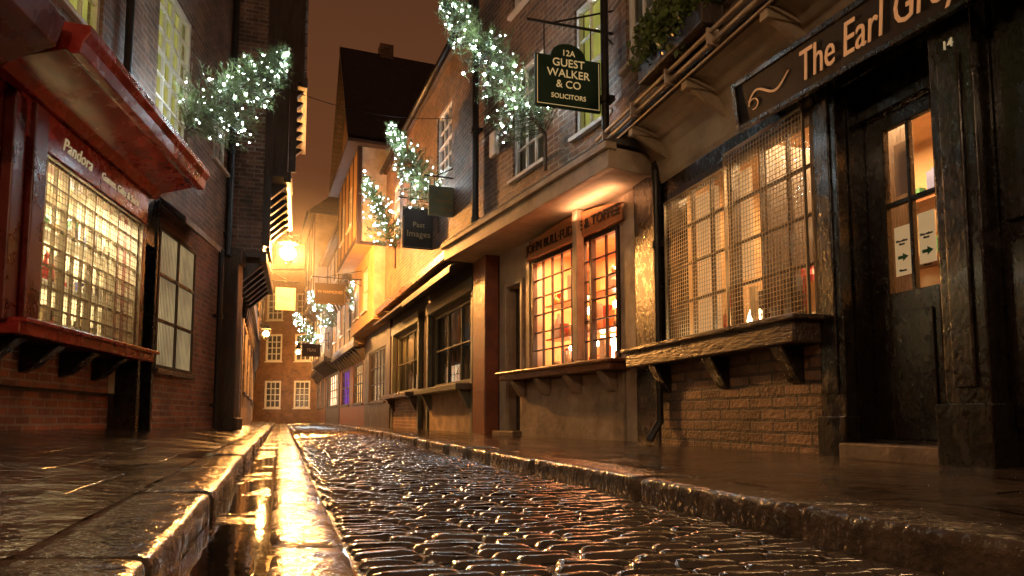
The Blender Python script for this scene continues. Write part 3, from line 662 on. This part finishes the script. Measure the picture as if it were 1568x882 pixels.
for i in range(4):
    z=.93+i*.543; q.box(1.89,3.16,-.038,.028,z,z+.04)
q.done('shutter_frame',b,DARKW,.004)
MB().box(1.87,3.18,-.03,.0,.95,2.58).done('frosted_shutter_panel',b,BLIND)
q=MB()
for i in range(26): q.box(1.89+.05*i,1.893+.05*i,.0,.006,.97,2.56)
q.done('shutter_ribs',b,WIRE)
MB().prism([(0,2.95),(.3,2.72),(.3,2.64),(0,2.88)],1.7,3.2).done('window_hood',b,DARKW,.01)
q=MB().box(.0,.32,-.06,.20,.15,2.95).box(-.02,.36,-.06,.26,.15,.35).box(.0,.30,.02,.24,2.8,3.05); q.done('corner_post',b,DARKW,.02)
pipe(b,.75,.05,.2,2.9,.04); pipe(b,.42,.06,2.9,9,.05)
MB().box(1.8,3.2,-.02,.06,.86,.925).done('window_sill',b,SILLW,.01)
roof(b,0,L,.3,9.6,2.5)

b=frame('tall_jettied_house',(-5.55,14.0),(-4.62,11.02)); L=b['L']
wall(b,'ground_floor_wall',DARKW,0,L,.15,3.0,-.02,[(.5,1.5,.9,2.45),(1.7,2.7,.9,2.45)],side=3); sash(b,.5,1.5,.9,2.45,-.02,2,3,DARKW,BLIND); sash(b,1.7,2.7,.9,2.45,-.02,2,3,DARKW,BLIND)
for z0,z1,y in((3.0,4.4,.5),(4.4,6.1,.85),(6.1,13,1.08)):
    wall(b,'jettied_storey',DARKW,0,L,z0,z1,y,[(1.0,1.9,z0+.45,min(z1-.25,z0+1.7))],side=4); sash(b,1.0,1.9,z0+.45,min(z1-.25,z0+1.7),y,im=DIMPANE,fm=DARKW)
    q=MB().box(-.02,L+.03,y-.05,y+.06,z0-.08,z0+.1); x=.15
    while x<L: q.prism([(y-.42,z0-.42),(y-.36,z0-.42),(y+.02,z0-.06),(y-.42,z0-.06)],x,x+.12); x+=.45
    q.done('jetty_beam',b,DARKW,.01)
q=MB(); z=6.3
while z<12.9: q.box(-.02,L+.04,1.08,1.12,z,z+.03); z+=.22
q.done('weatherboards',b,DARKW)
MB().box(L+.002,L+.03,-.2,.48,3.1,12.9).done('brick_side_wall',b,BRICKD)
q=MB().box(L+.002,L+.05,.49,.6,3.2,12.9).box(L+.002,L+.05,.86,.98,4.5,12.9)
for z in(4.4,6.1,8,10): q.box(L+.004,L+.045,.48,1.06 if z>6 else .84,z,z+.14)
q.done('side_timbers',b,DARKW)
house('timber_house',(-8.2,21.5),(-5.57,14.05),[(.12,2.9,0,PINKP),(2.9,5.2,.12,DARKW),(5.2,7.6,.20,DARKW)],7.8,[DIMPANE],BLIND,8,nw=4,fmat=DARKW)
house('timber_house',(-12.3,32.4),(-8.25,21.55),[(.1,2.9,0,ORWALL),(2.9,5.4,.2,ORWALL),(5.4,7,.3,BRICKD)],7.1,[WARMP,ORP],ORP,9,nw=5)
house('brick_house',(-16.3,43),(-12.35,32.45),[(.1,2.9,0,ORWALL),(2.9,6,.1,BRICKF)],6.2,[DIMPANE,WARMP],ORP,10,nw=4)

# ---------------------------------------------------------------- hanging signs
def hsign(name,pos,ang,w,h,m,lines,bracket=True,arch=False,left=False,lm=GOLDP,off=.25):
    e=empty(name,pos,ang); q=MB()
    y0,y1=off,off+w
    if arch:
        poly=[(y0,-h/2),(y1,-h/2),(y1,h*.30)]
        c=(y0+y1)/2; r=w*.27
        poly+=[(c+r,h*.30)]+[(c+r*math.cos(t*math.pi/10),h*.30+r*.75*math.sin(t*math.pi/10)) for t in range(1,10)]+[(c-r,h*.30),(y0,h*.30)]
    else: poly=[(y0,-h/2),(y1,-h/2),(y1,h/2),(y0,h/2)]
    q.prism(poly,-.02,.02); q.done('sign_board',e,m,.006)
    fr=MB(); s=-1 if not left else 1
    for a_,b_,c_,d_ in((y0+.02,y1-.02,-h/2+.02,-h/2+.025),(y0+.02,y0+.025,-h/2+.02,h*.27),(y1-.025,y1-.02,-h/2+.02,h*.27)): fr.box(s*.02,s*.024,a_,b_,c_,d_)
    fr.done('sign_border',e,lm)
    top=h/2+(.12 if not arch else .16)
    k=MB().cyl((0,0,top+.05),(0,y1+.08,top+.05),.014).cyl((0,0,top+.35),(0,y1*.8,top+.06),.010).cyl((0,0,top-.2),(0,y0*.9,top+.04),.01)
    k.cyl((0,y0+.1,h*.28),(0,y0+.1,top+.05),.007).cyl((0,y1-.1,h*.28),(0,y1-.1,top+.05),.007).box(-.03,.03,-.02,.02,top-.3,top+.4)
    k.done('iron_bracket',e,IRON)
    for (s_,size,z) in lines: text(e,'lettering',s_,size,(s)*.022,(y0+y1)/2,z,lm,rz=(90 if left else -90))
    return e
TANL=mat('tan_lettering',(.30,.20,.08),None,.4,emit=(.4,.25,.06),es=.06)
aE=math.atan2(5.9,-1.77)
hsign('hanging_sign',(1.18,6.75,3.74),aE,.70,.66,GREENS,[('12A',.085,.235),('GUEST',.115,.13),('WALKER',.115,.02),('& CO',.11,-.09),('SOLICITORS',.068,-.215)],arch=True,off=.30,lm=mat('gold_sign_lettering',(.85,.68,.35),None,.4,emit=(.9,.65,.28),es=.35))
aF=math.atan2(7.68,-2.92)
hsign('hanging_sign',(-.80,11.6,4.05),aF,.62,.52,SIGNG,[('The',.09,.14),('Shambles',.11,0),('Gallery',.09,-.14)],off=.05,lm=TANL)
hsign('hanging_sign',(-1.42,12.9,3.95),aF,.62,.80,SIGNB,[('Past',.14,.06),('Images',.17,-.12)],off=.08,lm=TANL)
hsign('hanging_sign',(-4.2,19.5,3.5+.35),aF,.85,.6,SIGNB,[('W HAMOND',.12,.05)],off=.6,lm=TANL)
hsign('hanging_sign',(-7.3,27,3.0),aF,.7,.5,SIGNB,[('TEAS',.16,0)],off=.3,lm=TANL)
hsign('hanging_sign',(-6.45,17.5,3.45),math.atan2(-7.45,2.63),.5,.6,CREAM,[('TEA',.14,0)],left=True,lm=IRON,off=.3)

# ---------------------------------------------------------------- christmas trees
def xtree(base,tip,rad,nb,leds,seed,P=6,nl=36,lr=.008,nw=.0055):
    e=empty('christmas_tree',base); rg=random.Random(seed)
    A=Vector(tip)-Vector(base); H=A.length; ax=A.normalized(); u=ax.orthogonal().normalized(); v=ax.cross(u)
    tr=MB().cyl((0,0,0),A,.028,.006,8); tr.cyl((0,0,-.45),(0,0,.02),.02); q=MB(); led=MB(); wires=MB()
    pts=[]
    for i in range(nb):
        t=(i+rg.random())/nb; th=rg.uniform(0,2*math.pi); r=rad*((1-t)**.7)*rg.uniform(.6,1.3)+.04
        d=(u*math.cos(th)+v*math.sin(th)); o=ax*(t*H*.97); en=o+d*r+ax*r*.55-Vector((0,0,.10*r))
        tr.cyl(o,en,.006,.002,4,False)
        D=(en-o)
        for k in range(nl):
            s=.1+.95*(k+rg.random())/nl; p=o+D*s
            g=Vector((rg.gauss(0,1),rg.gauss(0,1),rg.gauss(0,1))).normalized(); dr=(D.normalized()*.7+g*.8).normalized(); ln=rg.uniform(.04,.08); w=dr.orthogonal().normalized()*nw
            q.quad(p-w,p+w,p+dr*ln)
            if k%5==0:
                for j in range(4):
                    g2=Vector((rg.gauss(0,1),rg.gauss(0,1),rg.gauss(0,1))).normalized(); p2=p+dr*ln*.8; e2=p2+(dr+g2).normalized()*ln; q.quad(p2-w,p2+w,e2)
        pts.append(o+D*rg.uniform(.7,1.12))
    pts+= [ax*H*rg.uniform(.9,1.08)+u*rg.uniform(-.03,.03) for _ in range(4)]
    rg.shuffle(pts)
    for p in pts[:leds]: led.ball(p,lr*(rg.uniform(.6,1.3) if rg.random()<.8 else 2.0),6,4)
    pp=sorted(pts[:leds],key=lambda p:p.dot(ax))
    for i in range(len(pp)-1):
        if (pp[i+1]-pp[i]).length<rad*1.3: wires.cyl(pp[i],pp[i+1],.0025,seg=4,caps=False)
    tr.done('trunk_and_branches',e,BARK); q.done('needles',e,NEED); led.done('led_lights',e,LEDM); wires.done('light_wire',e,IRON)
    for k in(.2,.6): point(e,'led_glow',tuple(A*k+Vector((-.1,-.30*rad/.3,.05))),P/2,(.85,.93,1),.12)
xtree((.40,7.95,3.75),(-.78,7.1,4.98),.38,190,105,1,16)
xtree((-4.0,8.1,3.85),(-2.72,8.0,4.82),.42,200,105,2,13)
xtree((-1.35,12.2,4.15),(-2.2,11.8,5.6),.38,140,90,3,15,lr=.010,nw=.008)
xtree((-2.75,15.8,4.3),(-3.42,15.6,6.0),.42,120,80,4,15,lr=.012,nw=.010)
xtree((-4.35,21.5,3.2),(-5.0,21.0,4.6),.45,90,70,5,14,lr=.016,nw=.012)
xtree((-6.9,26.9,4.0),(-8.0,26.5,5.3),.5,80,65,6,14,lr=.019,nw=.014)
xtree((-8.4,29.5,3.2),(-9.4,29.2,4.9),.5,80,65,7,14,lr=.02,nw=.014)
def cable(p0,p1,sag,name='overhead_cable'):
    q=MB(); p0=Vector(p0);p1=Vector(p1); pr=p0
    for i in range(1,17):
        t=i/16; p=p0.lerp(p1,t)-Vector((0,0,4*sag*t*(1-t))); q.cyl(pr,p,.006,seg=5,caps=False); pr=p
    q.done(name,None,IRON)
cable((-4.05,10.8,5.9),(-.9,12.0,5.8),.25); cable((-2.7,8,4.85),(-3.9,9.5,5.0),.05)

# ---------------------------------------------------------------- street lamps
def lamp(pos,wallpt,S,r=.12,col=(1,.46,.12)):
    e=empty('street_lamp',pos); x,y,z=pos
    MB().ball((0,0,0),r,16,10).done('lamp_globe',e,emis('sodium_lamp_glow',col,S),0,True)
    q=MB()
    for i in range(4):
        t=math.pi/4+i*math.pi/2; q.cyl((.17*math.cos(t),.17*math.sin(t),-.2),(.23*math.cos(t),.23*math.sin(t),.2),.007,seg=5)
    q.lathe((0,0,.2),[(.24,0),(.25,.02),(.09,.14),(.09,.18),(.03,.2),(.02,.28),(.001,.3)],12)
    q.lathe((0,0,-.26),[(.001,0),(.08,.02),(.10,.06)],12)
    w=Vector(wallpt)-Vector(pos)
    q.cyl((0,0,.48),(w.x,w.y,.48),.018).cyl((0,0,.46),(0,0,.52),.03).cyl((w.x,w.y,.1),(w.x*.35,w.y*.35,.48),.014).cyl((w.x,w.y,0),(w.x,w.y,.6),.03)
    q.done('lantern_and_bracket',e,IRON)
lamp((-5.17,15.5,4.15),(-5.97,15.22,4.15),3000,.16,(1,.40,.09))
lamp((-1.7,-2.6,4.6),(-2.6,-2.8,4.6),680,.12,(1,.62,.33))
lamp((3.0,-4.2,4.6),(4.3,-4.0,4.6),640,.12,(1,.64,.35))  # unseen lamp behind the camera, added to brighten facades and pavement
lamp((-10.7,29.5,4.0),(-11.1,29.3,4.0),1300)
lamp((-12.9,41.,4.3),(-12.5,41.2,4.3),1200)  # extra lamp added to brighten the far end of the street
m=bpy.data.materials.new('lamp_halo_scatter'); m.use_nodes=True; n=m.node_tree.nodes; n.clear()
vs=n.new('ShaderNodeVolumeScatter'); vs.inputs['Color'].default_value=(1,1,1,1); vs.inputs['Density'].default_value=.016; vs.inputs['Anisotropy'].default_value=.55
o=n.new('ShaderNodeOutputMaterial'); m.node_tree.links.new(vs.outputs[0],o.inputs['Volume'])
MB().ball((-5.17,15.5,4.15),2.0,24,16).done('lamp_halo_ball',None,m,0,True)  # ball of scattering added to give the lamp its halo

# ---------------------------------------------------------------- sky, camera
w=bpy.data.worlds.new('World'); sc.world=w; w.use_nodes=True; n=w.node_tree.nodes; l=w.node_tree.links
bg=n['Background']; tc=n.new('ShaderNodeTexCoord'); sp=n.new('ShaderNodeSeparateXYZ'); l.new(tc.outputs['Generated'],sp.inputs[0])
cr=n.new('ShaderNodeValToRGB'); cr.color_ramp.elements[0].position=0; cr.color_ramp.elements[0].color=(.24,.085,.030,1); cr.color_ramp.elements[1].position=.75; cr.color_ramp.elements[1].color=(.052,.022,.013,1)
e1=cr.color_ramp.elements.new(.33); e1.color=(.14,.048,.017,1)
l.new(sp.outputs[2],cr.inputs[0])
sk=n.new('ShaderNodeTexSky'); sk.sky_type='NISHITA'; sk.sun_disc=False; sk.sun_elevation=math.radians(-6); sk.sun_rotation=math.radians(200)
vm=n.new('ShaderNodeVectorMath'); vm.operation='MULTIPLY_ADD'; vm.inputs[1].default_value=(.004,.004,.004)
l.new(sk.outputs[0],vm.inputs[0]); l.new(cr.outputs[0],vm.inputs[2]); l.new(vm.outputs[0],bg.inputs[0]); bg.inputs[1].default_value=1.0
c=bpy.data.cameras.new('camera'); co=bpy.data.objects.new('camera',c); sc.collection.objects.link(co); sc.camera=co
co.location=(0,0,.35); co.rotation_euler=(math.radians(94.8),0,0); c.lens=24; c.sensor_width=36; c.shift_y=.0708; c.clip_start=.02; c.clip_end=2000
